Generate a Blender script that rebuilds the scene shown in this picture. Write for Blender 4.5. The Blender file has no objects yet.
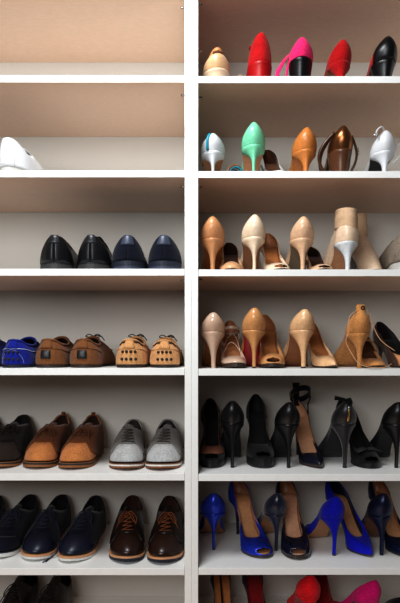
import bpy, math, random
from mathutils import Vector, Matrix
random.seed(7)
PI = math.pi
C = bpy.context.scene.collection
scene = bpy.context.scene

# ------------------------------------------------------------------ basics
F_PX, VX, HY, CAM_D, CAM_Z, S = 529.0, 192.5, 349.0, 1.357, 1.35, 390.0
DEPTH = 0.35
def zpx(y): return CAM_Z + (HY - y) / S            # height of a line on the front plane of the shelving
def xpx(x): return (x - VX) / S                    # sideways place on the front plane
def lin(c):
    c = c / 255.0
    return c / 12.92 if c <= 0.04045 else ((c + 0.055) / 1.055) ** 2.4
def interp(pts, x):
    n = len(pts)
    if x <= pts[0][0]: return pts[0][1]
    if x >= pts[-1][0]: return pts[-1][1]
    for i in range(n - 1):
        if x <= pts[i + 1][0]: break
    def slope(j):
        if j <= 0: return (pts[1][1] - pts[0][1]) / (pts[1][0] - pts[0][0])
        if j >= n - 1: return (pts[-1][1] - pts[-2][1]) / (pts[-1][0] - pts[-2][0])
        a = (pts[j][1] - pts[j-1][1]) / (pts[j][0] - pts[j-1][0]); b = (pts[j+1][1] - pts[j][1]) / (pts[j+1][0] - pts[j][0])
        return 0.0 if a * b <= 0 else 2 * a * b / (a + b)
    x0, v0 = pts[i]; x1, v1 = pts[i + 1]; h = x1 - x0; t = (x - x0) / h
    m0, m1 = slope(i) * h, slope(i + 1) * h
    return (2*t**3 - 3*t*t + 1) * v0 + (t**3 - 2*t*t + t) * m0 + (-2*t**3 + 3*t*t) * v1 + (t**3 - t*t) * m1

# ------------------------------------------------------------------ materials
MATS = {}
def M(name, rgb, kind='leather', rough=None, var=None):
    if name in MATS: return MATS[name]
    m = bpy.data.materials.new(name); m.use_nodes = True
    nt = m.node_tree; b = nt.nodes['Principled BSDF']
    col = tuple(lin(c) for c in rgb)
    spec = {'leather': (.38, .10, 120, .10), 'patent': (.12, .03, 30, 0.0), 'suede': (.92, .22, 230, .5), 'satin': (.30, .08, 200, .05),
            'fabric': (.85, .14, 320, .30), 'rubber': (.6, .06, 80, .05), 'metal': (.25, .05, 50, 0.0), 'glitter': (.28, .30, 520, .5),
            'plain': (.5, .02, 40, 0.0)}[kind]
    r, v, sc, bump = spec
    if rough is not None: r = rough
    if var is not None: v = var
    tc = nt.nodes.new('ShaderNodeTexCoord')
    n = nt.nodes.new('ShaderNodeTexNoise'); n.inputs['Scale'].default_value = sc; n.inputs['Detail'].default_value = 4
    nt.links.new(tc.outputs['Object'], n.inputs['Vector'])
    n2 = nt.nodes.new('ShaderNodeTexNoise'); n2.inputs['Scale'].default_value = 28; n2.inputs['Detail'].default_value = 2
    nt.links.new(tc.outputs['Object'], n2.inputs['Vector'])
    mx = nt.nodes.new('ShaderNodeMath'); mx.operation = 'MULTIPLY_ADD'
    nt.links.new(n.outputs['Fac'], mx.inputs[0]); mx.inputs[1].default_value = .6
    sc2 = nt.nodes.new('ShaderNodeMath'); sc2.operation = 'MULTIPLY'; nt.links.new(n2.outputs['Fac'], sc2.inputs[0]); sc2.inputs[1].default_value = .4
    nt.links.new(sc2.outputs[0], mx.inputs[2])
    cr = nt.nodes.new('ShaderNodeValToRGB')
    cr.color_ramp.elements[0].position = .3; cr.color_ramp.elements[1].position = .7
    cr.color_ramp.elements[0].color = tuple(max(0, c * (1 - 1.6 * v)) for c in col) + (1,)
    cr.color_ramp.elements[1].color = tuple(min(1, c * (1 + 1.2 * v)) for c in col) + (1,)
    nt.links.new(mx.outputs[0], cr.inputs['Fac']); nt.links.new(cr.outputs['Color'], b.inputs['Base Color'])
    b.inputs['Roughness'].default_value = r
    if kind == 'metal': b.inputs['Metallic'].default_value = .9
    if kind == 'patent': b.inputs['Coat Weight'].default_value = .6; b.inputs['Coat Roughness'].default_value = .06
    if kind == 'satin': b.inputs['Sheen Weight'].default_value = .25
    if kind == 'suede': b.inputs['Sheen Weight'].default_value = .12; b.inputs['Specular IOR Level'].default_value = .2
    if kind == 'glitter': b.inputs['Metallic'].default_value = .45
    if bump:
        bp = nt.nodes.new('ShaderNodeBump'); bp.inputs['Strength'].default_value = bump; bp.inputs['Distance'].default_value = .0008
        nt.links.new(n.outputs['Fac'], bp.inputs['Height']); nt.links.new(bp.outputs['Normal'], b.inputs['Normal'])
    MATS[name] = m
    return m

def board_material(name, rgb, scale=(240, 60, 240), v=.05, rough=.45):
    m = bpy.data.materials.new(name); m.use_nodes = True
    nt = m.node_tree; b = nt.nodes['Principled BSDF']
    tc = nt.nodes.new('ShaderNodeTexCoord'); mp = nt.nodes.new('ShaderNodeMapping'); mp.inputs['Scale'].default_value = scale
    n = nt.nodes.new('ShaderNodeTexNoise'); n.inputs['Scale'].default_value = 1.0; n.inputs['Detail'].default_value = 3
    nt.links.new(tc.outputs['Object'], mp.inputs['Vector']); nt.links.new(mp.outputs['Vector'], n.inputs['Vector'])
    cr = nt.nodes.new('ShaderNodeValToRGB'); col = tuple(lin(c) for c in rgb)
    cr.color_ramp.elements[0].position = .35; cr.color_ramp.elements[1].position = .65
    cr.color_ramp.elements[0].color = tuple(c * (1 - v) for c in col) + (1,)
    cr.color_ramp.elements[1].color = tuple(min(1, c * (1 + v)) for c in col) + (1,)
    nt.links.new(n.outputs['Fac'], cr.inputs['Fac']); nt.links.new(cr.outputs['Color'], b.inputs['Base Color'])
    b.inputs['Roughness'].default_value = rough
    return m

# ------------------------------------------------------------------ mesh helpers
class MB:
    def __init__(self): self.v = []; self.f = []; self.mi = []
    def add(self, verts, faces, mi=0):
        o = len(self.v); self.v += [tuple(p) for p in verts]
        self.f += [tuple(i + o for i in f) for f in faces]; self.mi += [mi] * len(faces)
    def box(self, x0, x1, y0, y1, z0, z1, mi=0):
        self.add([(x0,y0,z0),(x1,y0,z0),(x1,y1,z0),(x0,y1,z0),(x0,y0,z1),(x1,y0,z1),(x1,y1,z1),(x0,y1,z1)],
                 [(0,3,2,1),(4,5,6,7),(0,1,5,4),(1,2,6,5),(2,3,7,6),(3,0,4,7)], mi)
    def rings(self, rings, close=True, cap0=True, cap1=True, mi=0):
        n = len(rings[0]); vs = [p for r in rings for p in r]; fs = []
        for i in range(len(rings) - 1):
            for j in range(n if close else n - 1):
                k = (j + 1) % n
                fs.append((i*n+j, i*n+k, (i+1)*n+k, (i+1)*n+j))
        if cap0: fs.append(tuple(reversed(range(n))))
        if cap1: fs.append(tuple(range((len(rings)-1)*n, len(rings)*n)))
        self.add(vs, fs, mi)
    def tube(self, pts, r, seg=6, closed=False):
        pts = [Vector(p) for p in pts]; n = len(pts); rings = []; nrm = None
        for i, p in enumerate(pts):
            a = pts[(i-1) % n] if closed or i > 0 else p; b = pts[(i+1) % n] if closed or i < n-1 else p
            t = (b - a).normalized() if (b - a).length > 1e-9 else Vector((0,0,1))
            if nrm is None:
                nrm = t.orthogonal().normalized()
            nrm = (nrm - t * nrm.dot(t)); nrm = nrm.normalized() if nrm.length > 1e-6 else t.orthogonal().normalized()
            bn = t.cross(nrm); rr = r[i] if isinstance(r, (list, tuple)) else r
            rings.append([p + (nrm * math.cos(2*PI*k/seg) + bn * math.sin(2*PI*k/seg)) * rr for k in range(seg)])
        if closed: rings.append(rings[0]); self.rings(rings, cap0=False, cap1=False)
        else: self.rings(rings)
    def ribbon(self, pts, ups, w, t, closed=False):
        """flat strap along pts; ups = direction of its width at each point"""
        pts = [Vector(p) for p in pts]; n = len(pts); rings = []
        for i, p in enumerate(pts):
            a = pts[(i-1) % n] if closed or i > 0 else p; b = pts[(i+1) % n] if closed or i < n-1 else p
            tg = (b - a).normalized(); u = Vector(ups[i] if isinstance(ups, list) else ups); u = (u - tg * u.dot(tg)).normalized(); o = tg.cross(u)
            ww = w[i] if isinstance(w, (list, tuple)) else w
            rings.append([p + u*ww/2 - o*t/2, p + u*ww/2 + o*t/2, p - u*ww/2 + o*t/2, p - u*ww/2 - o*t/2])
        if closed: rings.append(rings[0]); self.rings(rings, cap0=False, cap1=False)
        else: self.rings(rings)
    def ball(self, c, r, squash=(1,1,1), n=8, m=5):
        c = Vector(c); rings = []
        for i in range(m + 1):
            a = PI * (i + .02) / (m + .04)
            rings.append([c + Vector((math.sin(a)*math.cos(2*PI*k/n)*r*squash[0], math.sin(a)*math.sin(2*PI*k/n)*r*squash[1], -math.cos(a)*r*squash[2])) for k in range(n)])
        self.rings(rings)
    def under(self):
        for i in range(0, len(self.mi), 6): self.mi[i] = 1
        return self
    def build(self, name, mats, parent=None, smooth=True, sub=0, solid=None, bevel=None):
        me = bpy.data.meshes.new(name); me.from_pydata(self.v, [], self.f)
        for m in (mats if isinstance(mats, (list, tuple)) else [mats]): me.materials.append(m)
        me.polygons.foreach_set('material_index', self.mi)
        if smooth: me.polygons.foreach_set('use_smooth', [True] * len(self.f))
        me.update()
        o = bpy.data.objects.new(name, me); C.objects.link(o); o.parent = parent
        if solid:
            s = o.modifiers.new('Solidify', 'SOLIDIFY'); s.thickness = solid[0]; s.offset = -1; s.use_even_offset = False
            s.material_offset = solid[1]; s.material_offset_rim = 0
        if sub:
            s = o.modifiers.new('Subdivision', 'SUBSURF'); s.levels = sub; s.render_levels = sub
        if bevel:
            b = o.modifiers.new('Bevel', 'BEVEL'); b.width = bevel; b.segments = 2; b.limit_method = 'ANGLE'
        return o

def thing(name, label, cat, group, loc, yaw, scale=1.0):
    o = bpy.data.objects.new(name, None); C.objects.link(o); o.empty_display_size = .05
    o.location = loc; o.rotation_euler = (0, 0, math.radians(yaw)); o.scale = (scale,)*3
    o['label'] = label; o['category'] = cat
    if group: o['group'] = group
    return o

# ------------------------------------------------------------------ the shoe form
class Last:
    """a shoe body: sole outline B, topline T and the leather surface P(s, v) between them.  heel at y=0, toe at y=L.
    s = 0 toe, .25 right side, .5 heel back, .75 left side."""
    def __init__(s, L, W, zu, th, y0, y1, Wt, zT, side=1, bend=.006, qt=1.8, rt=1.3, qs=1.3, rs=1.2, bulge=.004, rel=True):
        s.L, s.W, s.zu, s.th, s.y0, s.y1, s.Wt, s.zT = L, W, zu, th, y0, y1, Wt, zT
        s.pinch = .9 if rel else 0; s.side, s.bend, s.qt, s.rt, s.qs, s.rs, s.bulge, s.rel = side, bend, qt, rt, qs, rs, bulge, rel
    def cx(s, u): return s.side * s.bend * (math.sin(u * PI * .9) * .6 - u * u * .9)
    def zund(s, u): return interp(s.zu, u)
    def ztop(s, u): return interp(s.zu, u) + interp(s.th, u)
    def out(s, th, k=1.0, dz=0.0, top=True):
        u = (1 + math.cos(th)) / 2; uu = .5 + (u - .5) * (1 + (k - 1) * .5)
        return Vector((math.sin(th) * interp(s.W, u) * k + s.cx(u), uu * s.L, (s.ztop(u) if top else s.zund(u)) + dz))
    def T(s, th):
        u = (1 + math.cos(th)) / 2; y = s.y0 + (s.y1 - s.y0) * u; uf = max(0, min(1, y / s.L))
        z = interp(s.zT, u) + (s.ztop(uf) if s.rel else 0)
        return Vector((math.sin(th) * interp(s.Wt, u) + s.cx(uf), y, z))
    def P(s, sv, v):
        if v > 1:
            a = s.P(sv, 1); return a + (a - s.P(sv, .96)) * ((v - 1) / .04)
        v = max(v, 0); th = 2 * PI * sv; b = s.out(th); t = s.T(th); k = ((1 + math.cos(th)) / 2) ** 2
        q = s.qs + (s.qt - s.qs) * k; r = s.rs + (s.rt - s.rs) * k
        h = v ** q; vz = 1 - (1 - v) ** r
        o = Vector((math.sin(th), math.cos(th), 0)) * (s.bulge * math.sin(PI * v) * (1 - .6 * k) * (1 - s.pinch * math.sin(th)**4))
        return Vector((b.x + (t.x - b.x) * h, b.y + (t.y - b.y) * h, b.z + (t.z - b.z) * vz)) + o
    def N(s, sv, v):
        e = 1e-3; v = min(max(v, e), .999); a = s.P(sv + e, v) - s.P(sv - e, v); b = s.P(sv, min(v + e, 1)) - s.P(sv, v - e)
        n = b.cross(a); return n.normalized() if n.length > 1e-12 else Vector((0, 0, 1))
    def upper(s, parent, mats, ns=48, nv=9, hole=None, thick=.0022, name='upper', vmax=None):
        m = MB(); vs = []; fs = []
        for j in range(nv + 1):
            for i in range(ns):
                sv = i / ns; vm = vmax(sv) if vmax else 1.0
                vs.append(s.P(sv, vm * j / nv))
        for j in range(nv):
            for i in range(ns):
                k = (i + 1) % ns
                if hole and hole(((i + .5) / ns + .5) % 1 - .5, (j + .5) / nv): continue
                fs.append((j*ns+i, (j+1)*ns+i, (j+1)*ns+k, j*ns+k))
        m.add(vs, fs)
        return m.build(name, mats, parent, sub=1, solid=(thick, 1))
    def patch(s, parent, name, mat, s0, s1, vlo, vhi, off=.0016, ns=16, nv=8, smin=None):
        """a piece of leather lying on the surface; vlo / vhi may be functions of 0..1 across it"""
        m = MB(); top = []; bot = []
        for j in range(nv + 1):
            for i in range(ns + 1):
                a = i / ns; b = j / nv
                l = vlo(a) if callable(vlo) else vlo; h = vhi(a) if callable(vhi) else vhi
                v = l + (h - l) * b; aa, bb = (s0(b) if callable(s0) else s0), (s1(b) if callable(s1) else s1)
                sv = aa + (bb - aa) * a; p = s.P(sv, v); n = s.N(sv, v)
                top.append(p + n * off); bot.append(p - n * .0006)
        w = ns + 1; fs = []
        for j in range(nv):
            for i in range(ns): fs.append((j*w+i, (j+1)*w+i, (j+1)*w+i+1, j*w+i+1))
        o = len(top); allv = top + bot; f2 = [tuple(reversed([q + o for q in f])) for f in fs]
        edge = [i for i in range(w)] + [j*w+ns for j in range(1, nv+1)] + [nv*w+i for i in range(ns-1, -1, -1)] + [j*w for j in range(nv-1, 0, -1)]
        rim = [(edge[i], edge[(i+1) % len(edge)], edge[(i+1) % len(edge)] + o, edge[i] + o) for i in range(len(edge))]
        m.add(allv, fs + f2 + rim)
        return m.build(name, mat, parent)
    def slab(s, parent, name, mat, k0, k1, z0, z1, n=48, mid=None):
        """closed band following the outline from z0(u) up to z1(u), outline scaled k0 (bottom) to k1 (top)"""
        m = MB(); rows = [(k0, z0), (k1, z1)] if mid is None else [(k0, z0), mid, (k1, z1)]
        rings = []
        for k, zf in rows:
            r = []
            for i in range(n):
                th = 2 * PI * i / n; p = s.out(th, k); u = (1 + math.cos(th)) / 2; p.z = zf(u); r.append(p)
            rings.append(r)
        m.rings(rings, cap0=False, cap1=False)
        for ri, flip in ((0, True), (len(rings) - 1, False)):
            o = ri * n; fs = [(o + i, o + i + 1, o + (n - i - 1) % n, o + (n - i) % n) if i else (o, o + 1, o + n - 1) for i in range(n // 2)]
            fs[-1] = (o + n//2 - 1, o + n//2, o + n//2 + 1)
            m.f += [tuple(f) if flip else tuple(reversed(f)) for f in fs]; m.mi += [0] * len(fs)
        ob = m.build(name, mat, parent)
        for p in ob.data.polygons: p.use_smooth = False
        return ob
    def band(s, parent, name, mat, sv, v0, v1, w=.004): pass

def ring_xy(cx, cy, z, rx, ry0, ry1, n=16, e=.9):
    r = []
    for k in range(n):
        a = 2 * PI * k / n; c, q = math.cos(a), math.sin(a)
        X = math.copysign(abs(c) ** e, c) * rx; Y = math.copysign(abs(q) ** e, q) * (ry1 if q > 0 else ry0)
        r.append(Vector((cx + X, cy + Y, z)))
    return r

ROWS = {  # front top edge of each shelf: (left column, right column) in photo lines
    0: (75.2, 75.9), 1: (170.2, 170.9), 2: (268.7, 269.3), 3: (368.3, 368.8), 4: (473.8, 474.3), 5: (568.5, 568.2), 6: (660.0, 660.0)}
GROUPS = {('L',1): 'shoes on the second left shelf', ('L',2): 'shoes on the third left shelf', ('L',3): 'driving shoes on the fourth left shelf',
          ('L',4): 'suede shoes on the fifth left shelf', ('L',5): 'lace-up shoes on the sixth left shelf', ('L',6): 'dark shoes on the lowest left shelf',
          ('R',0): 'heels on the top right shelf', ('R',1): 'heels on the second right shelf', ('R',2): 'heels on the third right shelf',
          ('R',3): 'heels on the fourth right shelf', ('R',4): 'black heels on the fifth right shelf', ('R',5): 'blue heels on the sixth right shelf',
          ('R',6): 'heels on the lowest right shelf'}
def place(name, label, cat, row, col, px, inset, near_y, yaw, scale, dx=0.0):
    """stands a shoe on a shelf with its near end (local y = near_y) `inset` metres behind the shelf's front edge"""
    X = (px - VX) * (CAM_D + inset) / F_PX
    a = math.radians(yaw); ly = near_y * scale
    loc = (X + math.sin(a) * ly, inset - math.cos(a) * ly, zpx(ROWS[row][0 if col == 'L' else 1]) + .0003)
    return thing(name, label, cat, GROUPS[(col, row)], loc, yaw, scale)

# ------------------------------------------------------------------ women's shoes
TOES = {'point': [(.7,.0375),(.85,.031),(.95,.0235),(1,.014)], 'almond': [(.7,.0385),(.85,.037),(.95,.033),(1,.026)], 'round': [(.7,.039),(.85,.042),(.95,.045),(1,.045)]}
def pump(label, row, col, px, inset, yaw, up, lining, H=.10, P=.004, L=.222, toe='almond', name='high_heel_pump', cat='high heel shoe',
         peep=False, sole=None, heel=None, tipw=.0042, power=2.3, topw=.0235, counter=.054, throat=.70, view='heel', side=1, scale=1.0,
         side_h=.021, insole=None, heel_on=True, top_abs=None, y1=None, Wt=None, tip_mat=None, vamp_h=.030, dorsay=False, qt=1.8, rt=1.3, toe_patch=None, seat_d=.046, wide=1.0):
    sole = sole or M('dark sole leather', (60, 45, 38), 'leather')
    heel = heel or up; insole = insole or lining
    near = 0.006 if view == 'heel' else L
    if view == 'toe' and toe == 'round': wide *= 1.08
    root = place(name, label, cat, row, col, px, inset, near, yaw if view == 'heel' else 180 + yaw, scale)
    hv = 1.10 if view == 'heel' else 1.0
    W = [(0,.041*wide*hv),(.1,.0415*wide*hv),(.2,.0345*wide*hv),(.33,.0255),(.45,.0225),(.55,.0255)] + [(a, b*wide) for a, b in TOES[toe]]
    zu = [(u, h * H + (0 if u < .86 else (u - .86) * .03)) for u, h in ((0,1.0),(.12,.985),(.22,.92),(.4,.60),(.55,.25),(.66,.06),(.73,.0),(.86,0),(1,0))]
    th = [(0,.0035),(.45,.0035),(.7,max(P,.0035)),(1,max(P,.0035))]
    if top_abs:
        zT = top_abs; rel = False
    else:
        zT = [(0,counter),(.04,counter*.97),(.14,counter*.80),(.3,counter*.58),(.6,side_h),(.85,side_h*.95),(1,vamp_h)]; rel = True
    ls = Last(L, W, zu, th, .001, y1 or throat * L, Wt or [(0,.020),(.1,.0215),(.3,.0245),(.5,.0222),(.7,.0225),(.86,.033),(1,.038)], zT, side=side, rel=rel, bulge=(.0105 if view == 'heel' else .007) if rel else .005, qt=qt, rt=rt)
    hole = (lambda s, v: (s/.062)**2 + ((v-.27)/.20)**2 < 1) if peep else None
    ls.upper(root, [up, lining], hole=hole, ns=80 if peep else 48, nv=16 if peep else 9)
    ls.slab(root, 'sole', [sole], .90, .985, lambda u: ls.zund(u), lambda u: ls.ztop(u) + .0004, mid=(.985, lambda u: ls.zund(u) + .0012))
    ls.slab(root, 'insole', [insole], .86 if peep else .94, .85 if peep else .93, lambda u: ls.ztop(u) + .0002, lambda u: ls.ztop(u) + .003)
    if heel_on and H > .02:
        m = MB(); rings = []; tip_d = tipw * 2.1; n = 20; t0 = min(.3, .0048 / H); power = power * 2.1 if power > 1 else power
        uc = .048 / L; phi = math.acos(1 - 2 * uc); top = [ls.out(PI - phi + 2*phi*q/12, 1.012) for q in range(13)]
        top += [top[12].lerp(top[0], q/5) + Vector((0, -.004*math.sin(PI*q/5), 0)) for q in range(1, 5)]
        hx = ls.cx(.05); tip = []
        for q in range(13):
            a = PI * q / 12; tip.append(Vector((hx + math.cos(a)*tipw, .0155 + tip_d*.35 - math.sin(a)*tip_d*.65, .0035)))
        tip += [Vector((hx - tipw + 2*tipw*q/5, .0155 + tip_d*.35 + tip_d*.3*math.sin(PI*q/5), .0035)) for q in range(1, 5)]
        zt = ls.ztop(.05) + .0006; kw = 1.0
        for q in range(n + 1):
            t = q / n if q else 0; t = t0 * q / 2 if q < 3 else t0 + (1 - t0) * (q - 2) / (n - 2); tt = min(1.0, max(0.0, (t - t0) / (1 - t0))); k = (1 - tt) ** power; kx = k * (kw if q else 1); r = []
            for a, b in zip(top, tip):
                yk = (1 - tt) ** (power * .9)
                cy = .001 + .0145 * (tt ** .75)                       # rear line of the heel
                yy = cy + (a.y - .001) * yk + (b.y - .0155 + tip_d*.3) * (1 - yk)
                r.append(Vector((hx + (a.x - hx) * min(1.0, kx) + (b.x - hx) * (1 - k), yy, (a.z + .0008) * (1 - t) + .0035 * t)))
            rings.append(r)
        m.rings(rings)
        h = m.build('heel', heel, root)
        m2 = MB(); r1 = [Vector((p.x, p.y, .0036)) for p in rings[-1]]; r0 = [Vector((p.x, p.y, 0)) for p in r1]
        m2.rings([r0, r1]); m2.build('heel_tip', tip_mat or M('black heel rubber', (22, 22, 24), 'rubber'), h)
    if toe_patch:
        ls.patch(root, 'toe_cap', toe_patch, -.13, .13, .03, .75)
    return root, ls

def ankle_loop(z, cy, rx, ry, tilt=0.0, n=24, cx=0.0):
    return [Vector((cx + rx*math.sin(2*PI*i/n), cy + ry*math.cos(2*PI*i/n), z + tilt*math.cos(2*PI*i/n))) for i in range(n)]
def strap_loop(root, mat, z, cy=.036, rx=.027, ry=.037, w=.009, tilt=0.0, buckle=None, name='ankle_strap', cx=0.0, t=.002):
    m = MB(); m.ribbon(ankle_loop(z, cy, rx, ry, tilt, cx=cx), (0,0,1), w, t, closed=True); st = m.build(name, mat, root)
    if buckle:
        b = MB(); x = cx + rx + .002; r = .0062
        b.tube([(x, cy - r, z - r), (x, cy + r, z - r), (x, cy + r, z + r), (x, cy - r, z + r)], .0011, 5, closed=True); b.build('buckle', buckle, st)
    return st
def over_strap(root, ls, mat, sa, va, apex_y, apex_z, w=.008, sb=None, vb=None, name='strap', n=14, apex_x=0.0):
    """a strap from one side of the shoe over the foot to the other"""
    a = ls.P(sa, va); b = ls.P(1 - sa if sb is None else sb, va if vb is None else vb); c = Vector((apex_x, apex_y, apex_z)); pts = []
    ctrl = c * 2 - (a + b) * .5
    for i in range(n + 1):
        t = i / n; pts.append(a * (1-t)**2 + ctrl * 2*t*(1-t) + b * t*t)
    m = MB(); m.ribbon(pts, [Vector((0, 1, .25))] * (n + 1), w, .002); return m.build(name, mat, root)
def cord(root, name, mat, pts, r=.0011, n=6):
    P = [Vector(p) for p in pts]; out = []
    for i in range(len(P) - 1):
        p0 = P[max(i-1,0)]; p1 = P[i]; p2 = P[i+1]; p3 = P[min(i+2, len(P)-1)]
        for k in range(n):
            t = k / n
            out.append(.5 * ((2*p1) + (p2-p0)*t + (2*p0-5*p1+4*p2-p3)*t*t + (3*p1-p0-3*p2+p3)*t**3))
    out.append(P[-1]); m = MB(); m.tube(out, r, 6); return m.build(name, mat, root)

def bootie(label, row, col, px, inset, yaw, up, lining, cuff, heel, view='heel', H=.075, side=1, shaft=.045, peep=False, sole=None, name='ankle_boot', r0=.024, lean=0.0, power=1.5, tipw=.006, wide=1.0):
    root, ls = pump(label, row, col, px, inset, yaw, up, lining, H=H, view=view, side=side, toe='round', name=name, cat='ankle boot', heel=heel, peep=peep, sole=sole, wide=wide, qt=1.1, rt=.95,
                    top_abs=[(0,H+.055),(.5,H+.052),(1,H+.056)], y1=.078, Wt=[(0,r0),(.5,r0),(1,r0*1.05)], power=power, tipw=tipw, P=.008)
    m = MB(); n = 24; z0 = H + .046; cx = ls.cx(.2); cy = .040; ry = .0385
    def rg(z, d, tilt=0): return [Vector((math.sin(2*PI*i/n) * (r0 + d) + cx, cy + math.cos(2*PI*i/n) * (ry + d), z + tilt*math.cos(2*PI*i/n + .9))) for i in range(n)]
    m.rings([rg(z0 + shaft*t, -.0005) for t in (0, .33, .66, 1.0)], cap0=False, cap1=False); sh = m.build('shaft', [up, lining], root, solid=(.0022, 1), sub=1)
    m = MB()
    m.rings([rg(z0 + shaft*a, d, .003) for a, d in ((-.14,.0005),(-.12,.0045),(-.04,.0055),(.42,.005),(.50,.0062),(.66,.0042),(.92,.0035),(1.02,.0038),(1.05,.001),(.98,-.002))], cap0=False, cap1=False); m.build('cuff', [cuff], sh)
    return root, ls

# ------------------------------------------------------------------ men's shoes
def flat_last(L=.295, side=1, seat=.022, collar=.085, low=.066, tongue=.092, y1=.42, wide=1.0, spring=.008, rt=1.15, qt=1.9, toe_w=1.0, bend=.010, hw=1.0):
    W = [(0,.052*wide*hw),(.1,.051*wide*hw),(.25,.041*wide*(.5+.5*hw)),(.45,.0355*wide),(.7,.0465*wide),(.85,.058*wide*toe_w),(.95,.061*wide*toe_w),(1,.060*wide*toe_w)]
    zu = [(0,0),(.8,0),(.9,spring*.35),(1,spring)]
    th = [(0,seat),(.5,seat*.85),(1,seat*.72)]
    return Last(L, W, zu, th, .004, y1*L, [(0,.029),(.1,.028),(.25,.0325),(.5,.0295),(.8,.031),(1,.032)],
                [(0,collar),(.09,collar*.96),(.22,collar*.84),(.4,low),(.65,low*1.04),(1,tongue)], side=side, bend=bend, qt=qt, rt=rt, qs=1.35, rs=1.15, bulge=.004, rel=False)
def shoe_root(label, row, col, px, inset, yaw, view, ls, name, cat, scale):
    return place(name, label, cat, row, col, px, inset, 0.0 if view == 'heel' else ls.L, yaw if view == 'heel' else 180 + yaw, scale)
def soles(root, ls, layers):
    """layers from the ground up: (name, material, fraction of the thickness it ends at, outline scale)"""
    f0 = 0.0
    for nm, mt, f1, k in layers:
        ls.slab(root, nm, [mt], k, k, lambda u, a=f0: ls.zund(u) + (ls.ztop(u) - ls.zund(u)) * a, lambda u, b=f1: ls.zund(u) + (ls.ztop(u) - ls.zund(u)) * b)
        f0 = f1
def lacing(root, ls, mat, vs, gap=.05, r=.0015, ends=None):
    m = MB()
    for i, v in enumerate(vs):
        g = gap * (.8 + .4 * (1 - v)); a = ls.P(g, v); b = ls.P(-g, v); mid = ls.P(0, v) + ls.N(0, v) * .0045
        a = a + ls.N(g, v) * .003; b = b + ls.N(-g, v) * .003
        m.tube([a, (a*.5 + mid*.5) + Vector((0,0,.0006)), mid, (b*.5 + mid*.5) + Vector((0,0,.0006)), b], r, 6)
        if i + 1 < len(vs):
            c = ls.P(-g, vs[i+1]) + ls.N(-g, vs[i+1]) * .003; md = ls.P(0, (v+vs[i+1])/2) + ls.N(0, v) * .006
            m.tube([a, md, c], r, 6)
    l = m.build('lace', mat, root)
    for e in (ends or []): cord(root, 'lace_end', mat, e, r)
    return l
def derby(label, row, col, px, inset, yaw, vamp, quarter, lining, lace, layers, view='toe', side=1, scale=1.0, name='derby_shoe', cat='lace-up shoe', collar=.090, low=.068, tongue=.082,
          open_front=.055, toe_cap=None, bow=True, vsl=(.62,.70,.78,.86,.94), tmat=None, y1=.42, wide=1.0, pull_tab=None, L=.295, rt=1.02, qt=1.75, seat=.022, heel_patch=None, lace_r=.0015, spring=.008, qlow=.40, hw=1.0):
    ls = flat_last(L=L, side=side, collar=collar, low=low, tongue=tongue, y1=y1, wide=wide, rt=rt, qt=qt, seat=seat, spring=spring, hw=hw)
    root = shoe_root(label, row, col, px, inset, yaw, view, ls, name, cat, scale)
    soles(root, ls, layers)
    ls.upper(root, [vamp, lining], ns=56, nv=11, thick=.003)
    ls.slab(root, 'insole', [lining], .9, .9, lambda u: ls.ztop(u) + .0005, lambda u: ls.ztop(u) + .004)
    ls.patch(root, 'tongue', tmat or quarter, -open_front*1.3, open_front*1.3, .56, lambda a: 1.06 + .05*math.sin(PI*a), off=.0012)
    for sg in (1, -1):      # quarters: front facing edge near the middle, bottom edge sweeping down to the sole
        vl = lambda a: qlow + .16*max(0, 1 - a*9) - .40*min(1, max(0, (a-.05)/.30)) ** .8 if a < .35 else max(0.01, qlow - .40)
        ls.patch(root, 'quarter', quarter, (lambda b, g=sg: g*(open_front*(1.25 - .45*b))), sg*.5, vl, 1.0, off=.0024 if sg > 0 else .0023, ns=26, nv=10)
    if toe_cap: ls.patch(root, 'toe_cap', toe_cap, -.16, .16, .0, lambda a: .34 + .08*math.sin(PI*a))
    if heel_patch: ls.patch(root, 'heel_counter', heel_patch[0], .5-heel_patch[1], .5+heel_patch[1], heel_patch[2], heel_patch[3], off=.0036)
    ends = []
    if bow:
        k = ls.P(0, vsl[-1]) + ls.N(0, vsl[-1]) * .008
        d = side
        ends = [[k, k + Vector((.012*d,.012,.004)), k + Vector((.024*d,.028,-.010)), k + Vector((.020*d,.036,-.018)), k + Vector((.005*d,.012,-.002))],
                [k, k + Vector((-.012*d,.010,.004)), k + Vector((-.026*d,.024,-.010)), k + Vector((-.022*d,.036,-.020)), k + Vector((-.005*d,.012,-.002))],
                [k, k + Vector((.016*d,.022,-.006)), k + Vector((.030*d,.046,-.030)), k + Vector((.035*d,.062,-.040))],
                [k, k + Vector((-.016*d,.022,-.006)), k + Vector((-.030*d,.05,-.032)), k + Vector((-.037*d,.066,-.042))]]
    if lace: lacing(root, ls, lace, vsl, gap=open_front*.95, ends=ends, r=lace_r)
    if pull_tab:
        m = MB(); p = ls.T(PI); m.ribbon([p + Vector((0,-.003,-.02)), p + Vector((0,-.003,.002)), p + Vector((0,.000,.008)), p + Vector((0,.005,.007)), p + Vector((0,.006,-.004))], (1,0,0), .012, .002)
        m.build('pull_tab', pull_tab, root)
    return root, ls
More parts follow.
